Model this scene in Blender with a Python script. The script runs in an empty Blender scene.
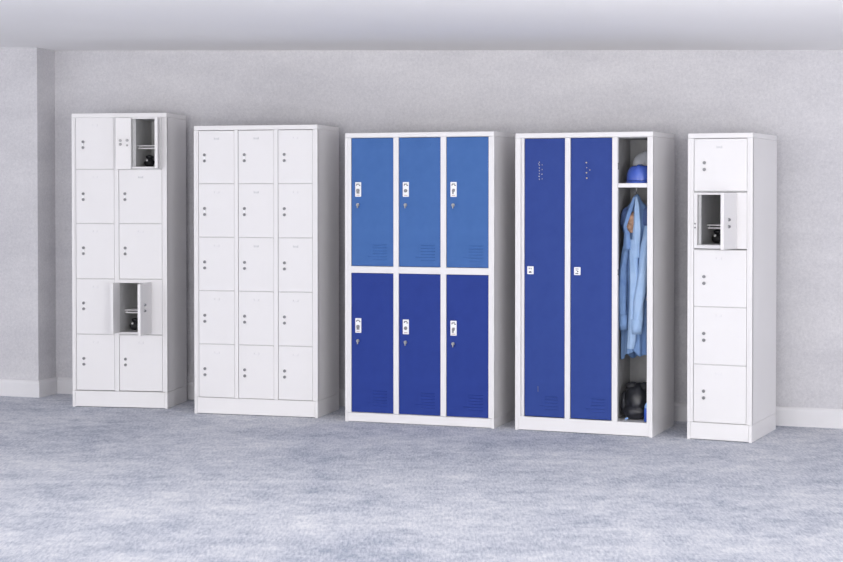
import bpy, bmesh, math, random
from mathutils import Vector, Matrix, noise
random.seed(4)
C = bpy.context.scene
COL = C.collection
PI = math.pi
R = math.radians

# ------------------------------------------------------------------ materials
def mat(name, col, rough=.5, metal=0., spec=.5, coat=0.):
    m = bpy.data.materials.new(name); m.use_nodes = True
    b = m.node_tree.nodes['Principled BSDF']
    b.inputs['Base Color'].default_value = (*col, 1)
    b.inputs['Roughness'].default_value = rough
    b.inputs['Metallic'].default_value = metal
    b.inputs['Specular IOR Level'].default_value = spec
    b.inputs['Coat Weight'].default_value = coat
    return m

def grain(m, ca, cb, scale, detail=4, bump=0., bscale=None, bdist=.002, rough=.6, lo=.3, hi=.7, stretch=None):
    """mottle the base colour between two tones and add a fine bump"""
    nt = m.node_tree; N = nt.nodes; L = nt.links; b = N['Principled BSDF']
    tc = N.new('ShaderNodeTexCoord'); src = tc.outputs['Object']
    if stretch:
        mp = N.new('ShaderNodeMapping'); mp.inputs['Scale'].default_value = stretch
        L.new(src, mp.inputs['Vector']); src = mp.outputs['Vector']
    n = N.new('ShaderNodeTexNoise'); n.inputs['Scale'].default_value = scale; n.inputs['Detail'].default_value = detail
    n.inputs['Roughness'].default_value = rough
    L.new(src, n.inputs['Vector'])
    r = N.new('ShaderNodeValToRGB')
    r.color_ramp.elements[0].position = lo; r.color_ramp.elements[1].position = hi
    r.color_ramp.elements[0].color = (*ca, 1); r.color_ramp.elements[1].color = (*cb, 1)
    L.new(n.outputs['Fac'], r.inputs['Fac']); L.new(r.outputs['Color'], b.inputs['Base Color'])
    if bump:
        n2 = N.new('ShaderNodeTexNoise'); n2.inputs['Scale'].default_value = bscale or scale * 4; n2.inputs['Detail'].default_value = 3
        L.new(tc.outputs['Object'], n2.inputs['Vector'])
        bp = N.new('ShaderNodeBump'); bp.inputs['Strength'].default_value = bump; bp.inputs['Distance'].default_value = bdist
        L.new(n2.outputs['Fac'], bp.inputs['Height']); L.new(bp.outputs['Normal'], b.inputs['Normal'])
    return m

M = {}
M['white'] = grain(mat('white_powder_coat', (.8, .79, .82), .42), (.735, .722, .737), (.75, .738, .75), 3, 3, .03, 900, .0004)
M['inside'] = grain(mat('grey_inner_steel', (.3, .3, .31), .6), (.56, .56, .565), (.62, .62, .625), 20, 4)
M['bay'] = grain(mat('dark_grey_bay_steel', (.25, .25, .27), .6), (.31, .31, .32), (.36, .36, .37), 20, 4)
M['jamb'] = grain(mat('pale_grey_jamb', (.5, .5, .51), .5), (.47, .47, .48), (.54, .54, .55), 40)
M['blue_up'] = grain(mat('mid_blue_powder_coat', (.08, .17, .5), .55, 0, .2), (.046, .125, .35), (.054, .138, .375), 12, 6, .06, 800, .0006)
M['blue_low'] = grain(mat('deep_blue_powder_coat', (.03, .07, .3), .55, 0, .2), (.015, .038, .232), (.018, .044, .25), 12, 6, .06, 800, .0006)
M['blue_tall'] = grain(mat('royal_blue_powder_coat', (.05, .09, .35), .55, 0, .2), (.022, .050, .238), (.027, .058, .258), 12, 6, .06, 800, .0006)
M['chrome'] = grain(mat('lock_steel', (.5, .5, .52), .3, 1), (.42, .42, .44), (.62, .62, .64), 60)
M['darkmetal'] = grain(mat('dark_lock_face', (.1, .1, .11), .4, .6), (.16, .16, .17), (.3, .3, .31), 90)
M['keylock'] = grain(mat('dull_zinc_lock', (.3, .3, .32), .45, .7), (.26, .26, .28), (.4, .4, .42), 90)
M['card'] = grain(mat('card_holder_grey', (.6, .6, .62), .5), (.58, .58, .6), (.66, .66, .68), 80)
M['cardpale'] = grain(mat('card_holder_pale', (.7, .7, .72), .5), (.7, .69, .72), (.75, .74, .77), 80)
M['plate'] = grain(mat('white_plastic', (.85, .85, .87), .35), (.82, .82, .84), (.88, .88, .9), 60)
M['ink'] = grain(mat('dark_grey_print', (.12, .12, .14), .6), (.1, .1, .12), (.2, .2, .22), 150)
M['redink'] = grain(mat('faded_red_print', (.45, .25, .25), .6), (.42, .25, .26), (.5, .32, .32), 150)
M['glint'] = grain(mat('dull_gold_glint', (.4, .35, .25), .5, .3), (.36, .32, .22), (.5, .44, .3), 80)
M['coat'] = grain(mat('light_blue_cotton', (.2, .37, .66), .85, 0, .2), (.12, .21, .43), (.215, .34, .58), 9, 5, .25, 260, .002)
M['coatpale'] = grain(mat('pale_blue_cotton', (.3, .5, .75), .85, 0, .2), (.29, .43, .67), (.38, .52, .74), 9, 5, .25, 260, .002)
M['coatshade'] = grain(mat('shaded_blue_cotton', (.08, .13, .3), .85, 0, .2), (.07, .115, .27), (.12, .18, .38), 12, 5, .25, 260, .002)
M['lining'] = grain(mat('brown_lining', (.25, .13, .08), .8), (.09, .05, .035), (.42, .25, .17), 28, 4)
M['hatblue'] = grain(mat('blue_hat_shell', (.05, .12, .5), .2, 0, .5, .4), (.05, .1, .46), (.07, .14, .54), 14)
M['hatwhite'] = grain(mat('white_hat_shell', (.6, .62, .68), .3), (.56, .58, .64), (.64, .66, .72), 14)
M['black'] = grain(mat('glossy_black_leather', (.012, .013, .018), .36), (.009, .01, .014), (.02, .021, .028), 25, 5, .3, 60, .004)
M['blackmatt'] = grain(mat('matt_black', (.015, .015, .018), .6), (.01, .01, .013), (.025, .025, .03), 40)
M['bottle'] = grain(mat('blue_bottle_plastic', (.03, .1, .55), .3), (.025, .09, .5), (.04, .13, .6), 30)
M['bottlecap'] = grain(mat('pale_blue_cap', (.25, .45, .85), .35), (.22, .42, .8), (.3, .5, .88), 30)
def wall_material():
    m = mat('grey_plaster', (.68, .67, .7), .9, 0, .15)
    nt = m.node_tree; N = nt.nodes; L = nt.links; b = N['Principled BSDF']
    tc = N.new('ShaderNodeTexCoord'); mp = N.new('ShaderNodeMapping'); mp.inputs['Scale'].default_value = (.55, .55, 1.6)
    L.new(tc.outputs['Object'], mp.inputs['Vector'])
    def nz(vec, scale, det, rough):
        n = N.new('ShaderNodeTexNoise'); n.inputs['Scale'].default_value = scale; n.inputs['Detail'].default_value = det
        n.inputs['Roughness'].default_value = rough; L.new(vec, n.inputs['Vector']); return n.outputs['Fac']
    big = nz(mp.outputs['Vector'], 1.5, 9, .68); fine = nz(tc.outputs['Object'], 62, 6, .85)
    mx = N.new('ShaderNodeMix'); mx.data_type = 'FLOAT'; mx.inputs["Factor"].default_value = .58
    L.new(big, mx.inputs['A']); L.new(fine, mx.inputs['B'])
    r = N.new('ShaderNodeValToRGB'); e = r.color_ramp.elements
    e[0].position = .39; e[0].color = (.500, .494, .528, 1); e[1].position = .61; e[1].color = (.655, .645, .670, 1)
    L.new(mx.outputs['Result'], r.inputs['Fac']); L.new(r.outputs['Color'], b.inputs['Base Color'])
    bp = N.new('ShaderNodeBump'); bp.inputs['Strength'].default_value = .35; bp.inputs['Distance'].default_value = .004
    L.new(fine, bp.inputs['Height']); L.new(bp.outputs['Normal'], b.inputs['Normal'])
    return m
M['wall'] = wall_material()
M['ceil'] = grain(mat('ceiling_paint', (.7, .69, .73), .9, 0, .1), (.90, .89, .895), (.92, .91, .915), 1.1, 5, .1, 80, .002, .5)
M['base'] = grain(mat('baseboard_paint', (.66, .65, .68), .5), (.64, .635, .66), (.68, .672, .70), 6, 5)

def carpet_material():
    m = mat('blue_grey_carpet', (.4, .45, .57), 1, 0, .05)
    nt = m.node_tree; N = nt.nodes; L = nt.links; b = N['Principled BSDF']
    tc = N.new('ShaderNodeTexCoord')
    def nz(scale, det, rough, vec=None):
        n = N.new('ShaderNodeTexNoise'); n.inputs['Scale'].default_value = scale; n.inputs['Detail'].default_value = det
        n.inputs['Roughness'].default_value = rough; L.new(vec or tc.outputs['Object'], n.inputs['Vector']); return n.outputs['Fac']
    big = nz(1.3, 4, .62); mid = nz(7, 6, .7); mp = N.new('ShaderNodeMapping'); mp.inputs['Scale'].default_value = (1, .17, 1); L.new(tc.outputs['Object'], mp.inputs['Vector'])
    fine = nz(85, 5, .8, mp.outputs['Vector'])
    def mul(a, k):
        x = N.new('ShaderNodeMath'); x.operation = 'MULTIPLY'; L.new(a, x.inputs[0]); x.inputs[1].default_value = k; return x.outputs[0]
    def add(a, c):
        x = N.new('ShaderNodeMath'); x.operation = 'ADD'; L.new(a, x.inputs[0]); L.new(c, x.inputs[1]); return x.outputs[0]
    s = add(add(mul(big, .26), mul(mid, .28)), mul(fine, .46))
    r = N.new('ShaderNodeValToRGB'); e = r.color_ramp.elements
    e[0].position = .405; e[0].color = (.325, .36, .45, 1)
    e[1].position = .60; e[1].color = (.76, .765, .80, 1)
    k = e.new(.5); k.color = (.555, .575, .645, 1)
    L.new(s, r.inputs['Fac']); L.new(r.outputs['Color'], b.inputs['Base Color'])
    bp = N.new('ShaderNodeBump'); bp.inputs['Strength'].default_value = .5; bp.inputs['Distance'].default_value = .006
    L.new(fine, bp.inputs['Height']); L.new(bp.outputs['Normal'], b.inputs['Normal'])
    return m
M['carpet'] = carpet_material()

# ------------------------------------------------------------------ helpers
def box(bm, x0, x1, y0, y1, z0, z1):
    v = [bm.verts.new(p) for p in ((x0,y0,z0),(x1,y0,z0),(x1,y1,z0),(x0,y1,z0),(x0,y0,z1),(x1,y0,z1),(x1,y1,z1),(x0,y1,z1))]
    for f in ((0,3,2,1),(4,5,6,7),(0,1,5,4),(1,2,6,5),(2,3,7,6),(3,0,4,7)): bm.faces.new([v[i] for i in f])
def disc(bm, cx, cz, y0, y1, r, n=20, r2=None):
    """a short cylinder standing out of a front (axis along y)"""
    r2 = r2 or r
    a = [bm.verts.new((cx + r*math.cos(2*PI*i/n), y1, cz + r*math.sin(2*PI*i/n))) for i in range(n)]
    c = [bm.verts.new((cx + r2*math.cos(2*PI*i/n), y0, cz + r2*math.sin(2*PI*i/n))) for i in range(n)]
    for i in range(n): bm.faces.new((a[i], a[(i+1)%n], c[(i+1)%n], c[i]))
    bm.faces.new(c); bm.faces.new(a[::-1])
def prism(bm, pts, z0, z1):
    a = [bm.verts.new((x, y, z0)) for x, y in pts]; c = [bm.verts.new((x, y, z1)) for x, y in pts]; n = len(pts)
    for i in range(n): bm.faces.new((a[i], a[(i+1)%n], c[(i+1)%n], c[i]))
    bm.faces.new(c); bm.faces.new(a[::-1])
def rings(bm, rs, cap0=True, cap1=True):
    vs = [[bm.verts.new(p) for p in r] for r in rs]; n = len(rs[0])
    for a, c in zip(vs, vs[1:]):
        for i in range(n): bm.faces.new((a[i], a[(i+1)%n], c[(i+1)%n], c[i]))
    if cap0: bm.faces.new(vs[0][::-1])
    if cap1: bm.faces.new(vs[-1])
def obj(name, bm, m, parent=None, smooth=False, bevel=0., loc=None):
    bmesh.ops.recalc_face_normals(bm, faces=bm.faces[:])
    me = bpy.data.meshes.new(name); bm.to_mesh(me); bm.free()
    me.materials.append(m)
    o = bpy.data.objects.new(name, me); COL.objects.link(o)
    if parent: o.parent = parent
    if loc: o.location = loc
    if smooth:
        for p in me.polygons: p.use_smooth = True
    if bevel:
        b = o.modifiers.new('edge', 'BEVEL'); b.width = bevel; b.segments = 2; b.limit_method = 'ANGLE'; b.angle_limit = R(40)
    return o
def tag(o, label, cat, group=None):
    o['label'] = label; o['category'] = cat
    if group: o['group'] = group
    return o
def thing(name, label, cat, loc, rz=0, group=None):
    o = bpy.data.objects.new(name, None); COL.objects.link(o); o.empty_display_size = .1
    o.location = loc; o.rotation_euler = (0, 0, rz)
    return tag(o, label, cat, group)
def struct(name, bm, m, bevel=0.):
    o = obj(name, bm, m, bevel=bevel); o['kind'] = 'structure'; return o

# ------------------------------------------------------------------ the setting
WA, WB = -.3364, 10.9156                     # back wall on the floor: y = WA x + WB
wd = Vector((1, WA, 0)).normalized(); wn = Vector((-wd.y, wd.x, 0))      # along the wall to the right, and away behind it
W0 = Vector((0, WB, 0))
def wall_pt(x): return W0 + wd * (x / wd.x)
def ceil_z(p): return 2.450 - .02675 * ((p - wall_pt(-2.575)).dot(wd))   # the ceiling falls slightly to the right

bm = bmesh.new(); box(bm, -9, 9, -2.5, 16, -.1, 0); struct('floor', bm, M['carpet'])

bm = bmesh.new()
a, c = wall_pt(-2.9), wall_pt(9)
prism(bm, [(a.x, a.y), (c.x, c.y), (c.x + wn.x*.2, c.y + wn.y*.2), (a.x + wn.x*.2, a.y + wn.y*.2)], 0, 2.9)
struct('wall_back', bm, M['wall'])

PC = Vector((-2.690, 11.567, 0))             # free corner of the projecting wall at the left
PI_ = Vector((-2.617, 11.7965, 0))
pl = PC - wd * 6
bm = bmesh.new()
q = PI_ + wn * .15
prism(bm, [(pl.x, pl.y), (PC.x, PC.y), (PI_.x, PI_.y), (q.x, q.y), (pl.x + wn.x*.7, pl.y + wn.y*.7)], 0, 2.9)
struct('wall_left', bm, M['wall'])

bm = bmesh.new()
cs = [wall_pt(-9) + wn*.6, wall_pt(9) + wn*.6, wall_pt(9) - wn*15, wall_pt(-9) - wn*15]
lo = [bm.verts.new((p.x, p.y, ceil_z(p))) for p in cs]; hi = [bm.verts.new((p.x, p.y, ceil_z(p) + .1)) for p in cs]
bm.faces.new(lo[::-1]); bm.faces.new(hi)
for i in range(4): bm.faces.new((lo[i], lo[(i+1)%4], hi[(i+1)%4], hi[i]))
struct('ceiling', bm, M['ceil'])

def baseboard(name, pts, h=.118, t=.016):
    """moulding with a chamfered top swept along floor points; the room is to the right of the run"""
    prof = [(0, 0), (t, 0), (t, h - .022), (t*.75, h - .010), (t*.3, h), (0, h)]
    bm = bmesh.new(); rs = []
    for i, p in enumerate(pts):
        ds = []
        if i: ds.append((p - pts[i-1]).normalized())
        if i < len(pts) - 1: ds.append((pts[i+1] - p).normalized())
        ns = [Vector((d.y, -d.x, 0)) for d in ds]
        n = sum(ns, Vector()); n.normalize(); n /= max(.3, n.dot(ns[0]))
        rs.append([(p.x + n.x*u, p.y + n.y*u, z) for u, z in prof])
    rings(bm, rs); return struct(name, bm, M['base'])
baseboard('baseboard_left', [pl, PC, PI_ - (PI_ - PC).normalized()*.0])
baseboard('baseboard_back', [PI_ + wd*.018, wall_pt(9)])

# ------------------------------------------------------------------ locker pieces
def add_lock(door, x, z, upper=True, plate=False):
    """two round cam locks one above the other; x, z on the door's own plane (front at y = 0)"""
    for k, dz in enumerate((0, -.039)):
        bm = bmesh.new()
        disc(bm, x, z + dz, -.007, .001, .0105, 20, .0095)
        disc(bm, x, z + dz, -.013, -.006, .0062, 16)
        o = obj('lock', bm, M['chrome'], door, bevel=.0008)
        me = o.data; me.materials.append(M['darkmetal'])
        for p in me.polygons:
            if p.center.y < -.0065: p.material_index = 1
    if plate:
        bm = bmesh.new(); box(bm, x - .006, x + .006, -.006, .001, z - .029, z - .010); obj('lock_plate', bm, M['plate'], door, bevel=.002)
def add_card(door, x, z, dark=False):
    bm = bmesh.new()
    w, h = .017, .007
    box(bm, x - w, x + w, -.0025, .001, z - h, z - h + .003)
    box(bm, x - w, x - w + .003, -.0025, .001, z - h, z + h); box(bm, x + w - .003, x + w, -.0025, .001, z - h, z + h)
    if dark: box(bm, x - w + .002, x + w - .002, -.0015, .001, z - h, z + h*.6)
    obj('card_holder', bm, M['card'] if dark else M['cardpale'], door)
def add_slot(door, x0, x1, z):
    bm = bmesh.new(); box(bm, x0, x1, -.0012, .001, z - .0015, z + .0015); obj('hinge_mark', bm, M['cardpale'], door)

def door_mesh(w, h, t=.018):
    bm = bmesh.new(); box(bm, 0, w, 0, t, 0, h); return bm
def door_part(parent, x0, x1, z0, z1, m, y=.004, gap=.0022):
    return obj('door', door_mesh(x1 - x0 - 2*gap, z1 - z0 - 2*gap), m, parent, bevel=.0025, loc=(x0 + gap, y, z0 + gap))

def carcass(parent, W, D, H, kick, top, posts, rows, back=None, rails=()):
    """steel shell: sides, back, top, floor, front posts between the columns and the shelves between the rows"""
    bm = bmesh.new(); t = .010
    box(bm, 0, t, .003, D, kick, H - .03); box(bm, W - t, W, .003, D, kick, H - .03)       # sides
    box(bm, t, W - t, D - .008, D, kick, H - .03)                                             # back
    box(bm, t, W - t, .02, D - .008, kick - .012, kick)                                       # floor of the lowest row
    n = len(posts)
    for i, (a, c) in enumerate(posts):
        if i == 0:
            box(bm, a, a + .019, 0, .028, kick, H - .03); box(bm, a + .0185, c, .0032, .028, kick, H - top)
        elif i == n - 1:
            box(bm, c - .019, c, 0, .028, kick, H - .03); box(bm, a, c - .0185, .0032, .028, kick, H - top)
        else:
            box(bm, a, c, .0015, .028, kick, H - top)
    box(bm, posts[0][0] + .0195, posts[-1][1] - .0195, .001, .028, H - top, H - .03) if top > .03 else None
    for z0, z1 in rails: box(bm, posts[0][1] - .002, posts[-1][0] + .002, .001, .028, z0, z1)
    body = obj('body', bm, M['white'], parent, bevel=.0018)
    bm = bmesh.new()                                                                            # lid with its folded edge
    box(bm, 0, W, 0, D, H - .0295, H)
    obj('top_panel', bm, M['white'], parent, bevel=.003)
    bm = bmesh.new()
    box(bm, .0195, W - .0195, .0008, .02, .004, kick - .0015); box(bm, 0, .0185, 0, .02, 0, kick - .0012); box(bm, W - .0185, W, 0, .02, 0, kick - .0012)
    box(bm, 0, .012, .02, D, 0, kick - .0012); box(bm, W - .012, W, .02, D, 0, kick - .0012); box(bm, .012, W - .012, D - .012, D, 0, kick - .0012)
    obj('plinth', bm, M['white'], parent, bevel=.0012)
    # grey inner lining: partitions and shelves
    bm = bmesh.new()
    for (a, c) in posts[1:-1]: box(bm, (a + c)/2 - .002, (a + c)/2 + .002, .03, D - .010, kick + .001, H - .032)
    for (xa, xb, z) in rows: box(bm, xa, xb, .011, D - .010, z - .002, z + .002)
    if bm.verts: obj('partition', bm, M['inside'], parent)
    else: bm.free()
    return body

def locker(label, x, y, th):
    return thing('locker', label, 'locker', (x, y, 0), -R(th))

def open_cell(root, x0, x1, z0, z1, D, shelf_z, shelf_y, jamb=0):
    """dark lining and shelf of one open compartment"""
    bm = bmesh.new(); t = .0015
    y0 = .006
    box(bm, x0 - t, x0, y0, D - .014, z0, z1); box(bm, x1, x1 + t, y0, D - .014, z0, z1)
    box(bm, x0, x1, y0, D - .014, z0 - t, z0); box(bm, x0, x1, y0, D - .014, z1, z1 + t)
    box(bm, x0, x1, D - .014, D - .012, z0, z1)
    obj('lining', bm, M['inside'], root)
    if jamb:
        bm = bmesh.new(); box(bm, x0 + .0005, x0 + jamb, .014, .030, z0 + .0005, z1 - .0005); obj('jamb', bm, M['jamb'], root, bevel=.002)
    bm = bmesh.new()
    box(bm, x0 + .001, x1 - .001, shelf_y, D - .016, shelf_z - .004, shelf_z + .004)
    box(bm, x0 + .004, x1 - .004, shelf_y + .006, shelf_y + .016, shelf_z - .022, shelf_z - .012)
    box(bm, x0 + .012, x0 + .018, shelf_y + .008, shelf_y + .014, shelf_z - .014, shelf_z)
    box(bm, x1 - .018, x1 - .012, shelf_y + .008, shelf_y + .014, shelf_z - .014, shelf_z)
    obj('shelf', bm, M['white'], root, bevel=.001)

def hinged_door(root, hx, z0, z1, length, ang, side, locks=(), t=.020, y=-.001):
    """a door swung open about a vertical hinge; side=+1: hinge on its right edge, -1: on its left.
    the pan faces outward with a folded edge all round"""
    bm = bmesh.new()
    if side > 0: box(bm, -length, 0, 0, t, 0, z1 - z0)
    else: box(bm, 0, length, 0, t, 0, z1 - z0)
    o = obj('door', bm, M['white'], root, bevel=.002, loc=(hx, y, z0))
    o.rotation_euler = (0, 0, R(ang) * side)
    return o

# ---- first locker from the left: ten doors in two columns
W, D, H = .6636, .42, 1.967
L1 = locker('tall white locker with ten small doors in two columns, two of them open', -2.344, 11.063, 9.62)
kick = .110; top = .030
posts = [(0, .026), (.298, .328), (.630, W)]
zs = [.112, .489, .861, 1.231, 1.593, 1.940]
carcass(L1, W, D, H, kick, top, posts, [(.012, .309, z) for z in zs[1:5]] + [(.316, W - .012, z) for z in zs[1:5]])
for ci, (a, c) in enumerate(((.026, .298), (.328, .630))):
    for r in range(5):
        if ci == 1 and r in (1, 4): continue
        d = door_part(L1, a, c, zs[r], zs[r+1], M['white'])
        hgt = zs[r+1] - zs[r]
        add_lock(d, .052 if ci == 0 else .042, hgt - .165, plate=(r >= 2))
        add_card(d, (c - a)*.5, hgt - .055, dark=(ci == 1 and r == 3))
        if ci == 1: add_slot(d, .228, .262, hgt*.5)
# open compartment, second row from the floor
z0, z1 = zs[1] + .008, zs[2] - .004
bm = bmesh.new(); box(bm, .548, .6285, .004, .022, z0 - .004, z1 + .001); box(bm, .328, .548, .004, .022, z0 - .004, z0 + .010); box(bm, .328, .548, .004, .022, z1 - .022, z1 + .001)
f = obj('door_surround', bm, M['white'], L1, bevel=.001); add_slot(f, .585, .615, (z0+z1)/2); f.children[0].location = (0, .004, 0)
open_cell(L1, .331, .560, z0 + .010, z1 - .022, D, z0 + .150, .10)
d = hinged_door(L1, .555, z0 + .004, z1 - .016, .228, 91, 1)
add_lock(d, -.150, .200)
d = hinged_door(L1, .316, z0 + .006, z1 - .018, .118, 92, -1)
# open compartment, top row
z0, z1 = zs[4] + .004, zs[5] - .002
bm = bmesh.new(); box(bm, .329, .418, .004, .022, z0, z1); box(bm, .606, .6285, .004, .022, z0, z1); box(bm, .418, .606, .004, .022, z0, z0 + .013); box(bm, .418, .606, .004, .022, z1 - .010, z1)
f = obj('door_surround', bm, M['white'], L1, bevel=.001)
open_cell(L1, .421, .604, z0 + .013, z1 - .010, D, z0 + .155, .11, .024)
d = hinged_door(L1, .416, z0 - .004, z1 - .004, .100, 158, -1)
add = bmesh.new(); disc(add, .070, .190, .018, .030, .010); disc(add, .070, .165, .018, .030, .010); obj('lock', add, M['darkmetal'], d)
add = bmesh.new(); disc(add, .026, .192, .018, .030, .010); disc(add, .026, .158, .018, .028, .007); obj('lock', add, M['darkmetal'], d)
d = hinged_door(L1, .612, z0 + .002, z1 - .004, .120, 104, 1)

# ---- second locker: fifteen doors in three columns
W, D, H = .8468, .439, 1.871
L2 = locker('white locker with fifteen small closed doors in three columns', -1.4787, 10.7276, 15.35)
kick = .108; top = .028
posts = [(0, .029), (.280, .305), (.551, .578), (.813, W)]
zs = [kick + (1.843 - kick)*i/5 for i in range(6)]
carcass(L2, W, D, H, kick, .0305, posts, [(.012, W - .012, z) for z in zs[1:5]])
for ci, (a, c) in enumerate(((.029, .280), (.305, .551), (.578, .813))):
    for r in range(5):
        d = door_part(L2, a, c, zs[r], min(zs[r+1], 1.8405), M['white'])
        hgt = zs[r+1] - zs[r]
        add_lock(d, .042, hgt - .163, plate=(r >= 3 and ci < 2))
        add_card(d, (c - a)*.5, hgt - .058, dark=(r, ci) in ((4, 0), (3, 1), (2, 1), (4, 1), (2, 2)))

# ---- third locker: six blue doors, two rows of three
def louvre(door, x0, x1, z0, z1, m, n=6, longx=None):
    bm = bmesh.new()
    for i in range(n):
        z = z0 + (z1 - z0)*i/(n - 1); xa = longx if (longx is not None and i == 1) else x0
        v = [bm.verts.new(p) for p in ((xa, .001, z - .003), (x1, .001, z - .003), (x1, -.0028, z - .0015), (xa, -.0028, z - .0015), (xa, .001, z + .004), (x1, .001, z + .004))]
        for fc in ((0,1,2,3), (3,2,5,4), (0,3,4), (1,5,2), (0,4,5,1)): bm.faces.new([v[k] for k in fc])
    obj('vent', bm, m, door)
def handle_set(door, x, z, h=.092, kind=0):
    bm = bmesh.new(); box(bm, x, x + .040, -.007, .001, z - h, z); obj('handle_plate', bm, M['plate'], door, bevel=.003)
    bm = bmesh.new()
    box(bm, x + .010, x + .030, -.0085, -.006, z - .016, z - .010); box(bm, x + .008, x + .014, -.0085, -.006, z - .022, z - .016)
    box(bm, x + .026, x + .036, -.0085, -.006, z - .024, z - .018)
    obj('handle_print', bm, M['ink'], door)
    bm = bmesh.new()
    disc(bm, x + .020, z - .054, -.012, -.006, .011 if kind != 2 else .009, 18)
    if kind == 0: box(bm, x + .012, x + .030, -.014, -.008, z - .072, z - .042)
    if kind == 2: box(bm, x + .015, x + .030, -.014, -.008, z - .050, z - .042); box(bm, x + .014, x + .022, -.014, -.008, z - .074, z - .050)
    obj('latch', bm, M['darkmetal'], door, bevel=.001)
    bm = bmesh.new(); box(bm, x + .010, x + .031, -.0085, -.006, z - .084, z - .080); obj('handle_caption', bm, M['redink'], door)
def key_lock(door, x, z):
    bm = bmesh.new(); disc(bm, x, z, -.008, .001, .0105, 18); disc(bm, x + .001, z - .002, -.016, -.007, .006, 14)
    box(bm, x - .001, x + .005, -.018, -.008, z - .020, z - .002)
    obj('lock', bm, M['keylock'], door)
W, D, H = .976, .460, 1.811
L3 = locker('white framed locker with six blue doors in two rows of three', -.4799, 10.3535, 19.32)
kick = .060; top = .0310
posts = [(0, .040), (.323, .357), (.632, .668), (.940, W)]
carcass(L3, W, D, H, kick, top, posts, [(.012, W - .012, .957)], rails=((.9365, .9775),))
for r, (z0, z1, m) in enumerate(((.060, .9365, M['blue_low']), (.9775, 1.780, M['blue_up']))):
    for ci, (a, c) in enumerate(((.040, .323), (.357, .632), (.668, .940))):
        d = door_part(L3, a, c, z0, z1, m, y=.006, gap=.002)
        hz = (1.502 if r else .650) - z0
        handle_set(d, .026, hz, kind=ci)
        key_lock(d, .043, hz - .142)
        vz = (1.018 if r else .104) - z0
        louvre(d, .142, .236, vz, vz + .092, m, 6, .108)
        bm = bmesh.new()
        tz = (1.743 if r else .882) - z0
        box(bm, .120, .222, -.0022, .001, tz - .002, tz + .002); box(bm, .138, .206, -.0022, .001, tz - .016, tz - .012)
        if ci == 2: box(bm, .150, .190, -.002, .001, tz - .030, tz - .027)
        obj('label_slot', bm, m, d)

# ---- fourth locker: two tall blue doors and an open bay
W, D, H = .851, .5366, 1.797
L4 = locker('white framed locker with two tall blue doors and an open clothes bay', .5674, 9.9904, 22.16)
kick = .084; top = .0315
posts = [(0, .056), (.313, .346), (.604, .637), (.816, W)]
BY = .40                                                     # rear panel of the open bay
bm = bmesh.new(); t = .010
box(bm, 0, t, .003, D, kick, H - .03); box(bm, W - t, W, .003, D, kick, H - .03); box(bm, t, W - t, D - .008, D, kick, H - .03)
box(bm, t, W - t, .003, D - .008, kick - .012, kick)
box(bm, .020, W - .020, .0008, .02, kick - .014, kick)
box(bm, 0, .020, 0, D, kick - .013, kick); box(bm, W - .020, W, 0, D, kick - .013, kick)
box(bm, 0, .034, 0, .028, kick, H - .03); box(bm, .034, .042, .010, .028, kick, H - top); box(bm, .042, .056, .002, .028, kick, H - top)
box(bm, .313, .346, .0015, .028, kick, H - top); box(bm, .604, .637, .0015, .028, kick, H - top)
box(bm, W - .020, W, 0, .028, kick, H - .03); box(bm, .816, W - .0185, .0035, .028, kick, H - top)
box(bm, .0345, W - .0205, .001, .028, H - top, H - .03)
obj('body', bm, M['white'], L4, bevel=.0018)
bm = bmesh.new(); box(bm, 0, W, 0, D, H - .0295, H); obj('top_panel', bm, M['white'], L4, bevel=.003)
bm = bmesh.new()
box(bm, .0205, W - .0205, .0008, .02, .004, kick - .0122); box(bm, 0, .020, 0, .02, 0, kick - .0122); box(bm, W - .020, W, 0, .02, 0, kick - .0122)
box(bm, 0, .012, .02, D, 0, kick - .0122); box(bm, W - .012, W, .02, D, 0, kick - .0122); box(bm, .012, W - .012, D - .012, D, 0, kick - .0122)
obj('plinth', bm, M['white'], L4, bevel=.0012)
bm = bmesh.new()
box(bm, .604, .608, .029, D - .010, kick + .001, H - .032); box(bm, W - .014, W - .0105, .029, D - .010, kick + .001, H - .032)
box(bm, .608, W - .014, BY, BY + .004, kick + .001, H - .032); box(bm, .608, W - .014, .030, BY, H - .036, H - .0325)
obj('lining', bm, M['bay'], L4)
bm = bmesh.new(); box(bm, .6385, .8145, .004, .028, 1.469, 1.494); box(bm, .609, W - .015, .029, BY - .002, 1.482, 1.4935); obj('hat_shelf', bm, M['white'], L4, bevel=.0015)
bm = bmesh.new()
hk = [(.708, .165, 1.482), (.708, .165, 1.452), (.708, .158, 1.436), (.708, .145, 1.428), (.708, .133, 1.434), (.708, .130, 1.446)]
rings(bm, [[(x + .005*math.cos(a*PI/4), y + .005*math.sin(a*PI/4)*.6, z + .005*math.sin(a*PI/4)) for a in range(8)] for x, y, z in hk])
box(bm, .690, .726, .150, .180, 1.476, 1.4818)
obj('coat_hook', bm, M['darkmetal'], L4)
bm = bmesh.new(); box(bm, .8125, .8165, .001, .012, .812, .824); box(bm, .8095, .8165, .003, .010, .806, .813); obj('door_catch', bm, M['darkmetal'], L4)
bm = bmesh.new(); box(bm, .6365, .6405, .004, .026, .950, .985); obj('hinge', bm, M['darkmetal'], L4)
bm = bmesh.new(); box(bm, .6365, .6395, .006, .022, 1.575, 1.615); obj('hinge', bm, M['darkmetal'], L4)
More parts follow.
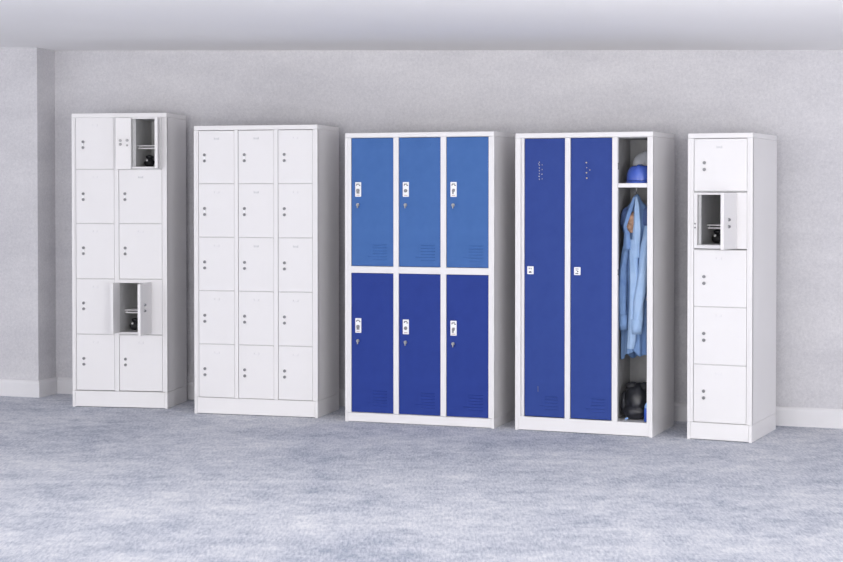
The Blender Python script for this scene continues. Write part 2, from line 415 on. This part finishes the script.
for ci, (a, c) in enumerate(((.056, .313), (.346, .604))):
    d = door_part(L4, a, c, .085, 1.7655, M['blue_tall'], y=.008, gap=.002)
    x = .018 if ci == 0 else .022
    z = .994 - .087
    bm = bmesh.new(); box(bm, x, x + .040, -.008, .001, z - .048, z); obj('handle_plate', bm, M['plate'], d, bevel=.003)
    bm = bmesh.new()
    if ci == 0:
        box(bm, x + .011, x + .016, -.0095, -.007, z - .018, z - .008); box(bm, x + .023, x + .028, -.0095, -.007, z - .018, z - .008)
        box(bm, x + .011, x + .028, -.0095, -.007, z - .040, z - .032); box(bm, x + .014, x + .025, -.0095, -.007, z - .032, z - .029)
    else:
        box(bm, x + .010, x + .030, -.0095, -.007, z - .013, z - .009); box(bm, x + .012, x + .022, -.0095, -.007, z - .021, z - .018)
        box(bm, x + .020, x + .028, -.0095, -.007, z - .030, z - .022); box(bm, x + .010, x + .028, -.0095, -.007, z - .041, z - .035)
    obj('handle_print', bm, M['ink'], d)
    louvre(d, .128, .210, .045, .122, M['blue_tall'], 5, .095)
    bm = bmesh.new(); tz = 1.640
    box(bm, .100, .190, -.0018, .001, tz, tz + .004); box(bm, .115, .180, -.0018, .001, tz - .014, tz - .011); obj('label_slot', bm, M['blue_tall'], d)
    bm = bmesh.new()
    for k in range(7):
        box(bm, .090, .095, -.0022, .001, 1.530 - k*.017, 1.538 - k*.017)
        if k % 2 == 0: box(bm, .108, .112, -.0022, .001, 1.515 - k*.014, 1.522 - k*.014)
    obj('vent_slot', bm, M['bay'] if ci == 0 else M['blue_low'], d)
    spots = ((.096, 1.530), (.098, 1.500), (.097, 1.470), (.118, 1.486), (.099, 1.438)) if ci else ((.088, 1.525), (.090, 1.450), (.108, 1.462))
    for k, (sx, sz) in enumerate(spots):
        bm = bmesh.new(); disc(bm, sx, sz, -.004, .001, (.003 if k % 2 else .0045) if ci else .002, 10); obj('vent_glint', bm, M['glint'] if ci else M['card'], d)  # tiny discs whose colour stands for glints on the vent holes
    if ci == 0:
        bm = bmesh.new(); box(bm, .084, .087, -.001, .001, .150, .185); obj('scratch_mark', bm, M['ink'], d)

# ---- fifth locker: five doors in one column
W, D, H = .3812, .6068, 1.783
L5 = locker('narrow white single-column locker with five doors, second from top open', 1.5518, 9.6199, 24.985)
kick = .102; top = .030
posts = [(0, .034), (.349, W)]
zs = [kick + (1.7525 - kick)*i/5 for i in range(6)]
zs[1], zs[2], zs[3], zs[4] = .440, .776, 1.107, 1.446
carcass(L5, W, D, H, kick, .0305, posts, [(.012, W - .012, z) for z in zs[1:5]])
for r in range(5):
    if r == 3: continue
    d = door_part(L5, .034, .349, zs[r], zs[r+1], M['white'])
    hgt = zs[r+1] - zs[r]
    add_lock(d, .061, hgt - .143 if r == 4 else hgt - .158)
    add_card(d, .148, hgt - .052, dark=(r == 4))
    add_slot(d, .255, .300, hgt*.5 - .004); add_slot(d, .012, .040, hgt*.5 - .004)
z0, z1 = 1.114, 1.440
bm = bmesh.new(); box(bm, .0355, .056, .004, .022, z0, z1); box(bm, .284, .3475, .004, .022, z0, z1); box(bm, .056, .284, .004, .022, z0, z0 + .020); box(bm, .056, .284, .004, .022, z1 - .014, z1)
f = obj('door_surround', bm, M['white'], L5, bevel=.001); add_slot(f, .300, .330, 1.270); f.children[0].location = (0, .004, 0)
bm = bmesh.new()
for dz in (1.235, 1.258): disc(bm, .044, dz, -.004, .005, .0045, 12)
obj('lock', bm, M['darkmetal'], f)
open_cell(L5, .059, .292, z0 + .022, z1 - .014, D, 1.246, .20, .018)
d = hinged_door(L5, .290, z0 + .003, z1 - .004, .230, 86, 1)
add_lock(d, -.150, .168)

# ------------------------------------------------------------------ what is in the lockers
def inside(root, p):                                   # a point of a locker's own frame in the room
    th = root.rotation_euler.z; c, s = math.cos(th), math.sin(th)
    return Vector((root.location.x + p[0]*c - p[1]*s, root.location.y + p[0]*s + p[1]*c, p[2]))
def at(root, name, label, cat, p, group=None):
    q = inside(root, p)
    return thing(name, label, cat, (q.x, q.y, q.z), root.rotation_euler.z, group)

def blob(name, parent, m, c, r, amp=.06, seed=0, n=40, k=26, freq=9., flat=None, power=1.):
    """rounded lump with soft dents; flat cuts the underside level"""
    bm = bmesh.new(); rs = []
    for j in range(1, k):
        t = -PI/2 + PI*j/k; ring = []
        for i in range(n):
            a = 2*PI*i/n; d = Vector((math.cos(t)*math.cos(a), math.cos(t)*math.sin(a), math.sin(t)))
            s = 1 + amp*noise.noise(d*freq*.25 + Vector((seed, seed*1.7, 3)))*2
            p = Vector((c[0] + r[0]*d.x*s, c[1] + r[1]*d.y*s, c[2] + r[2]*d.z*s))
            if flat is not None: p.z = max(p.z, flat + .0004*j)
            ring.append(p)
        rs.append(ring)
    rings(bm, rs); return obj(name, bm, m, parent, smooth=True)

# hard hats: shell with brim, peak to the front (-y)
def hard_hat(root_obj, shell_m, rx=.094, ry=.098, h=.098, peak=.030):
    bm = bmesh.new(); n = 48
    prof = [(1.0, .010), (1.0, .022), (.985, .040), (.94, .060), (.86, .076), (.74, .088), (.58, .0945), (.38, .0975), (.16, .098)]
    rs = []
    for s, z in prof:
        ring = []
        for i in range(n):
            a = 2*PI*i/n
            ridge = 1 + .035*max(0, 1 - abs(math.cos(a))/.28) if s > .3 else 1
            lift = (.006 if abs(math.cos(a)) < .2 else 0) * (1 if z > .05 else 0)
            ring.append((rx*s*math.cos(a)*.93, ry*s*math.sin(a)*.90*ridge, z*h/.098 + lift))
        rs.append(ring)
    rings(bm, rs, cap0=False)
    o = obj('shell', bm, shell_m, root_obj, smooth=True)
    s = o.modifiers.new('thick', 'SOLIDIFY'); s.thickness = .003; s.offset = 1
    bm = bmesh.new(); inner, outer = [], []
    for i in range(n):
        a = 2*PI*i/n; f = max(0, -math.sin(a))**3
        inner.append((a, .90, 0)); outer.append((a, 1.02, f*peak))
    top_, bot = [], []
    lo_i = [(rx*.90*math.cos(a), ry*.87*math.sin(a), .008) for a, _, _ in inner]
    lo_o = [(rx*1.04*math.cos(a), ry*1.0*math.sin(a) - e, .002 - e*.05) for a, _, e in outer]
    hi_o = [(x, y, z + .005) for x, y, z in lo_o]
    hi_i = [(x*1.0, y*1.0, z + .012) for x, y, z in lo_i]
    rings(bm, [lo_i, lo_o, hi_o, hi_i, lo_i], False, False)
    bmesh.ops.remove_doubles(bm, verts=bm.verts[:], dist=1e-5)
    obj('brim', bm, shell_m, root_obj, smooth=True)
    return root_obj
hb = at(L4, 'hard_hat', 'blue hard hat on the locker shelf above the hanging coat', 'hard hat', (.743, .130, 1.4945))
hard_hat(hb, M['hatblue'], .087, .090, .104)
hw = at(L4, 'hard_hat', 'white hard hat tilted up behind the blue hat', 'hard hat', (.738, .322, 1.587))
hard_hat(hw, M['hatwhite'], .088, .088, .098, .018)
hw.rotation_euler = (R(60), 0, hw.rotation_euler.z)

# the coat
coat = at(L4, 'work_coat', 'light blue work coat hanging from the hook in the open bay', 'coat', (.712, .165, 1.42))
CX, CY, CZ = .712, .165, 1.42                         # its own frame: origin where it hangs
def lerp_table(tab, z):
    for (a, c) in zip(tab, tab[1:]):
        if c[0] <= z <= a[0]:
            f = (a[0] - z)/(a[0] - c[0]); f = f*f*(3 - 2*f)
            return [p + (q - p)*f for p, q in zip(a[1:], c[1:])]
    return list(tab[-1][1:] if z < tab[-1][0] else tab[0][1:])
tab = [(1.428, .711, .165, .010, .010), (1.40, .711, .168, .024, .022), (1.35, .712, .172, .060, .044), (1.30, .714, .176, .088, .066),
       (1.25, .716, .180, .090, .078), (1.19, .720, .180, .076, .072), (1.0, .718, .176, .088, .072), (.80, .720, .176, .088, .074), (.62, .722, .178, .094, .080), (.45, .724, .180, .098, .086)]
bm = bmesh.new(); rs = []; n = 120; K = 90
for j in range(K + 1):
    ring = []
    for i in range(n):
        a = 2*PI*i/n
        front = max(0, -math.sin(a))
        hem = .455 + .055*math.exp(-((math.cos(a) + .08)/.30)**2)*front + .018*math.sin(a*5)
        z = 1.428 + (hem - 1.428)*j/K
        cx, cy, rx, ry = lerp_table(tab, z)
        depth = min(1, max(0, (1.36 - z)/.2))
        fold = depth*(.075*math.sin(9*a + 1.6*math.sin(3.1*z) + .6) + .045*math.sin(17*a - 2.3*z) + .05*math.sin(5*a + 4*z))
        fold *= .75 + .5*(1 - z/1.4)
        s = 1 + fold
        ring.append((cx - CX + rx*s*math.cos(a), cy - CY + ry*s*math.sin(a), z - CZ))
    rs.append(ring)
rings(bm, rs, True, False)
o = obj('coat_body', bm, M['coat'], coat, smooth=True)
sd = o.modifiers.new('cloth', 'SOLIDIFY'); sd.thickness = .002; sd.offset = -1
def strip(name, pts, m, th=.004, sub=8, wav=.0):
    """a soft strip of cloth: pts = (left u, right u, w, z)"""
    bm = bmesh.new(); P = []
    full = []
    for a, c in zip(pts, pts[1:]):
        for k in range(sub):
            f = k/sub; full.append([x + (y - x)*f for x, y in zip(a, c)])
    full.append(pts[-1])
    cols = 8
    for j, (l, r, w, z) in enumerate(full):
        row = []
        for i in range(cols + 1):
            f = i/cols; x = l + (r - l)*f
            y = w - .010*math.sin(PI*f) + wav*math.sin(f*9 + z*11)
            row.append(bm.verts.new((x - CX, y - CY, z - CZ)))
        P.append(row)
    for a, c in zip(P, P[1:]):
        for i in range(cols): bm.faces.new((a[i], a[i+1], c[i+1], c[i]))
    o = obj(name, bm, m, coat, smooth=True)
    s = o.modifiers.new('cloth', 'SOLIDIFY'); s.thickness = th; s.offset = 0
    return o
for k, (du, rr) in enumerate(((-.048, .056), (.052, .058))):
    blob('shoulder', coat, M['coatshade'], (du, .008, -.150), (rr, .058, .085), .06, 20 + k)  # shoulders, with the shade inside the bay put into their darker blue
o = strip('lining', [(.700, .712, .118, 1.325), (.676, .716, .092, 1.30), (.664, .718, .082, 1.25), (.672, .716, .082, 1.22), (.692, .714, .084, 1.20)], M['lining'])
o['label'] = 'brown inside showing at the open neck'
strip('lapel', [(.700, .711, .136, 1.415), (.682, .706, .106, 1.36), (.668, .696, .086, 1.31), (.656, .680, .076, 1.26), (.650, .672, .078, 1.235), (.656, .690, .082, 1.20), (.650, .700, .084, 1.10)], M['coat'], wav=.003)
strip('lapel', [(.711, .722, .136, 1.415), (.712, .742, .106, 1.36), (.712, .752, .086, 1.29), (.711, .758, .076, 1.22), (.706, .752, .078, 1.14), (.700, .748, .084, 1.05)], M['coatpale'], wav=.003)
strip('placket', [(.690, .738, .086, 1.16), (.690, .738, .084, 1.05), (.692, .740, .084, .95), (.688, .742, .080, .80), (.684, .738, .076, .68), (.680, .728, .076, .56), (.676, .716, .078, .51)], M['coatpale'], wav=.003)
def sleeve(name, path, cuff_m):
    """path = (u, w, z, rx, ry) down the arm"""
    bm = bmesh.new(); rs = []; n = 28; full = []
    for a, c in zip(path, path[1:]):
        for k in range(10):
            f = k/10; full.append([x + (y - x)*f for x, y in zip(a, c)])
    full.append(path[-1])
    for j, (u, w, z, rx, ry) in enumerate(full):
        rs.append([(u - CX + rx*math.cos(2*PI*i/n)*(1 + .10*math.sin(3*2*PI*i/n + j*.33)), w - CY + ry*math.sin(2*PI*i/n)*(1 + .08*math.sin(5*2*PI*i/n + j*.21)), z - CZ + .003*math.sin(i*1.1 + j*.9)) for i in range(n)])
    rings(bm, rs, True, False)
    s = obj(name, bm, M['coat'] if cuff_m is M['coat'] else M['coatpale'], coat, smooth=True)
    m = s.modifiers.new('cloth', 'SOLIDIFY'); m.thickness = .002
    u, w, z, rx, ry = path[-1]
    bm = bmesh.new()
    rings(bm, [[(u - CX + rx*k*math.cos(2*PI*i/n), w - CY + ry*k*math.sin(2*PI*i/n), z + dz - CZ) for i in range(n)] for k, dz in ((1.02, .090), (1.20, .086), (1.17, .045), (1.12, 0), (.96, .002))], False, False)
    obj('cuff', bm, cuff_m, s, smooth=True)
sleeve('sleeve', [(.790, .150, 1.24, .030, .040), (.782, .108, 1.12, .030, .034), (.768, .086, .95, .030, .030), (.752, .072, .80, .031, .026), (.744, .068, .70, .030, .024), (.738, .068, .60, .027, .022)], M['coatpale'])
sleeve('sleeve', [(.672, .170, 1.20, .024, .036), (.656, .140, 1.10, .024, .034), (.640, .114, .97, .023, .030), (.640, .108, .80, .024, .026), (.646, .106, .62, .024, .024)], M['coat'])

# black lump on the floor of the bay
bag = at(L4, 'bag', 'shiny black rounded bag on the floor of the open locker bay', 'bag', (.705, .17, .0845))
blob('bag_body', bag, M['black'], (.016, 0, .108), (.084, .090, .107), .03, 2, flat=.0005)
blob('front_pocket', bag, M['black'], (.010, -.056, .046), (.074, .040, .047), .04, 6, flat=.0008)
blob('side_pocket', bag, M['black'], (-.062, -.020, .090), (.022, .040, .075), .08, 9)
for k, (dx, s) in enumerate(((-.018, 1.1), (.062, .9))):
    blob('top_knot', bag, M['blackmatt'], (dx, -.015, .196), (.036*s, .032, .026), .05, 12 + k)
bm = bmesh.new(); box(bm, -.034, -.016, -.104, -.100, .008, .018)
o = obj('bag_tag', bm, M['bottlecap'], bag, bevel=.001); o['label'] = 'pale blue tag at the bottom of the bag'; o.rotation_euler = (0, R(-18), 0); o.location = (0, 0, .006)

# slim blue bottle at the right post
bt = at(L4, 'bottle', 'slim blue bottle beside the black bag, mostly hidden by the post', 'bottle', (.808, .055, .0842))
bm = bmesh.new(); n = 20
rings(bm, [[(r*math.cos(2*PI*i/n), r*math.sin(2*PI*i/n), z) for i in range(n)] for r, z in ((.018, 0), (.020, .003), (.020, .070), (.018, .080))])
obj('bottle_body', bm, M['bottle'], bt, smooth=True)
bm = bmesh.new()
rings(bm, [[(r*math.cos(2*PI*i/n), r*math.sin(2*PI*i/n), z) for i in range(n)] for r, z in ((.0175, .0805), (.0175, .092), (.012, .106), (.006, .114))])
obj('bottle_cap', bm, M['bottlecap'], bt, smooth=True)

# small dark things under the shelves of the open compartments
def case(root, p, label, s=1.0):
    t = at(root, 'pouch', label, 'pouch', p, 'dark pouches in the open compartments')
    blob('pouch_body', t, M['blackmatt'], (0, 0, .030*s), (.034*s, .030*s, .031*s), .06, 3, 24, 16, flat=.0003)
    blob('pouch_flap', t, M['black'], (.004*s, -.004*s, .068*s), (.026*s, .024*s, .014*s), .1, 5, 20, 12)
    bm = bmesh.new(); disc(bm, -.008*s, .046*s, -.034*s, -.022*s, .007*s, 12); obj('clasp', bm, M['plate'], t)
case(L1, (.462, .24, 1.6108), 'small dark pouch in the open top compartment of the ten-door locker')
case(L1, (.380, .17, .5075), 'small dark pouch in the lower open compartment of the ten-door locker')
case(L5, (.098, .30, 1.1365), 'small dark pouch in the open compartment of the narrow single-column locker')

# ------------------------------------------------------------------ light
w = bpy.data.worlds.new('daylight'); C.world = w; w.use_nodes = True
bg = w.node_tree.nodes['Background']; bg.inputs['Color'].default_value = (.975, .975, 1, 1); bg.inputs["Strength"].default_value = 1.5
def area(name, loc, target, sx, sy, power, col):
    l = bpy.data.lights.new(name, 'AREA'); l.shape = 'RECTANGLE'; l.size = sx; l.size_y = sy; l.energy = power; l.color = col
    o = bpy.data.objects.new(name, l); COL.objects.link(o); o.location = loc
    o.rotation_euler = (Vector(target) - Vector(loc)).to_track_quat('-Z', 'Y').to_euler()
    return o
area('window_light', (-3.2, -3.2, 1.25), (-2.0, 10.8, 1.6), 6.0, 2.0, 265, (1, .98, .95))
area('side_fill', (3.6, -1.5, 1.3), (-1.4, 11.0, 1.6), 3.4, 2.0, 215, (1, .98, .95))  # added fill to lift the lockers' right sides, no known window
up = area('ceiling_fill', (-.3, 4.4, .2), (-1.0, 8.0, 3.6), 7.5, .9, 27, (1, .97, .95)); up.data.spread = R(76)     # added fill that brightens the ceiling, no fixture there
for lx in (-2.4, 1.4): area('floor_fill', (lx, 7.1, 2.25), (lx, 7.1, 0), 3.6, 1.4, 13, (1, .98, .95))  # added fill on the floor, bouncing up to the ceiling, no known fixtures

# ------------------------------------------------------------------ camera
f = 1650.70
cam = bpy.data.cameras.new('camera'); co = bpy.data.objects.new('camera', cam); COL.objects.link(co)
cam.sensor_width = 36; cam.lens = f/843*36; cam.shift_y = -(281 - 223.605)/843
co.location = (0, 0, 1.4464); co.rotation_euler = (PI/2 - .0195637, 0, 0)
cam.clip_end = 100
C.camera = co
v = C.view_settings
v.view_transform = 'Standard'; v.look = 'None'; v.gamma = 1; v.use_curve_mapping = False; v.exposure = .42
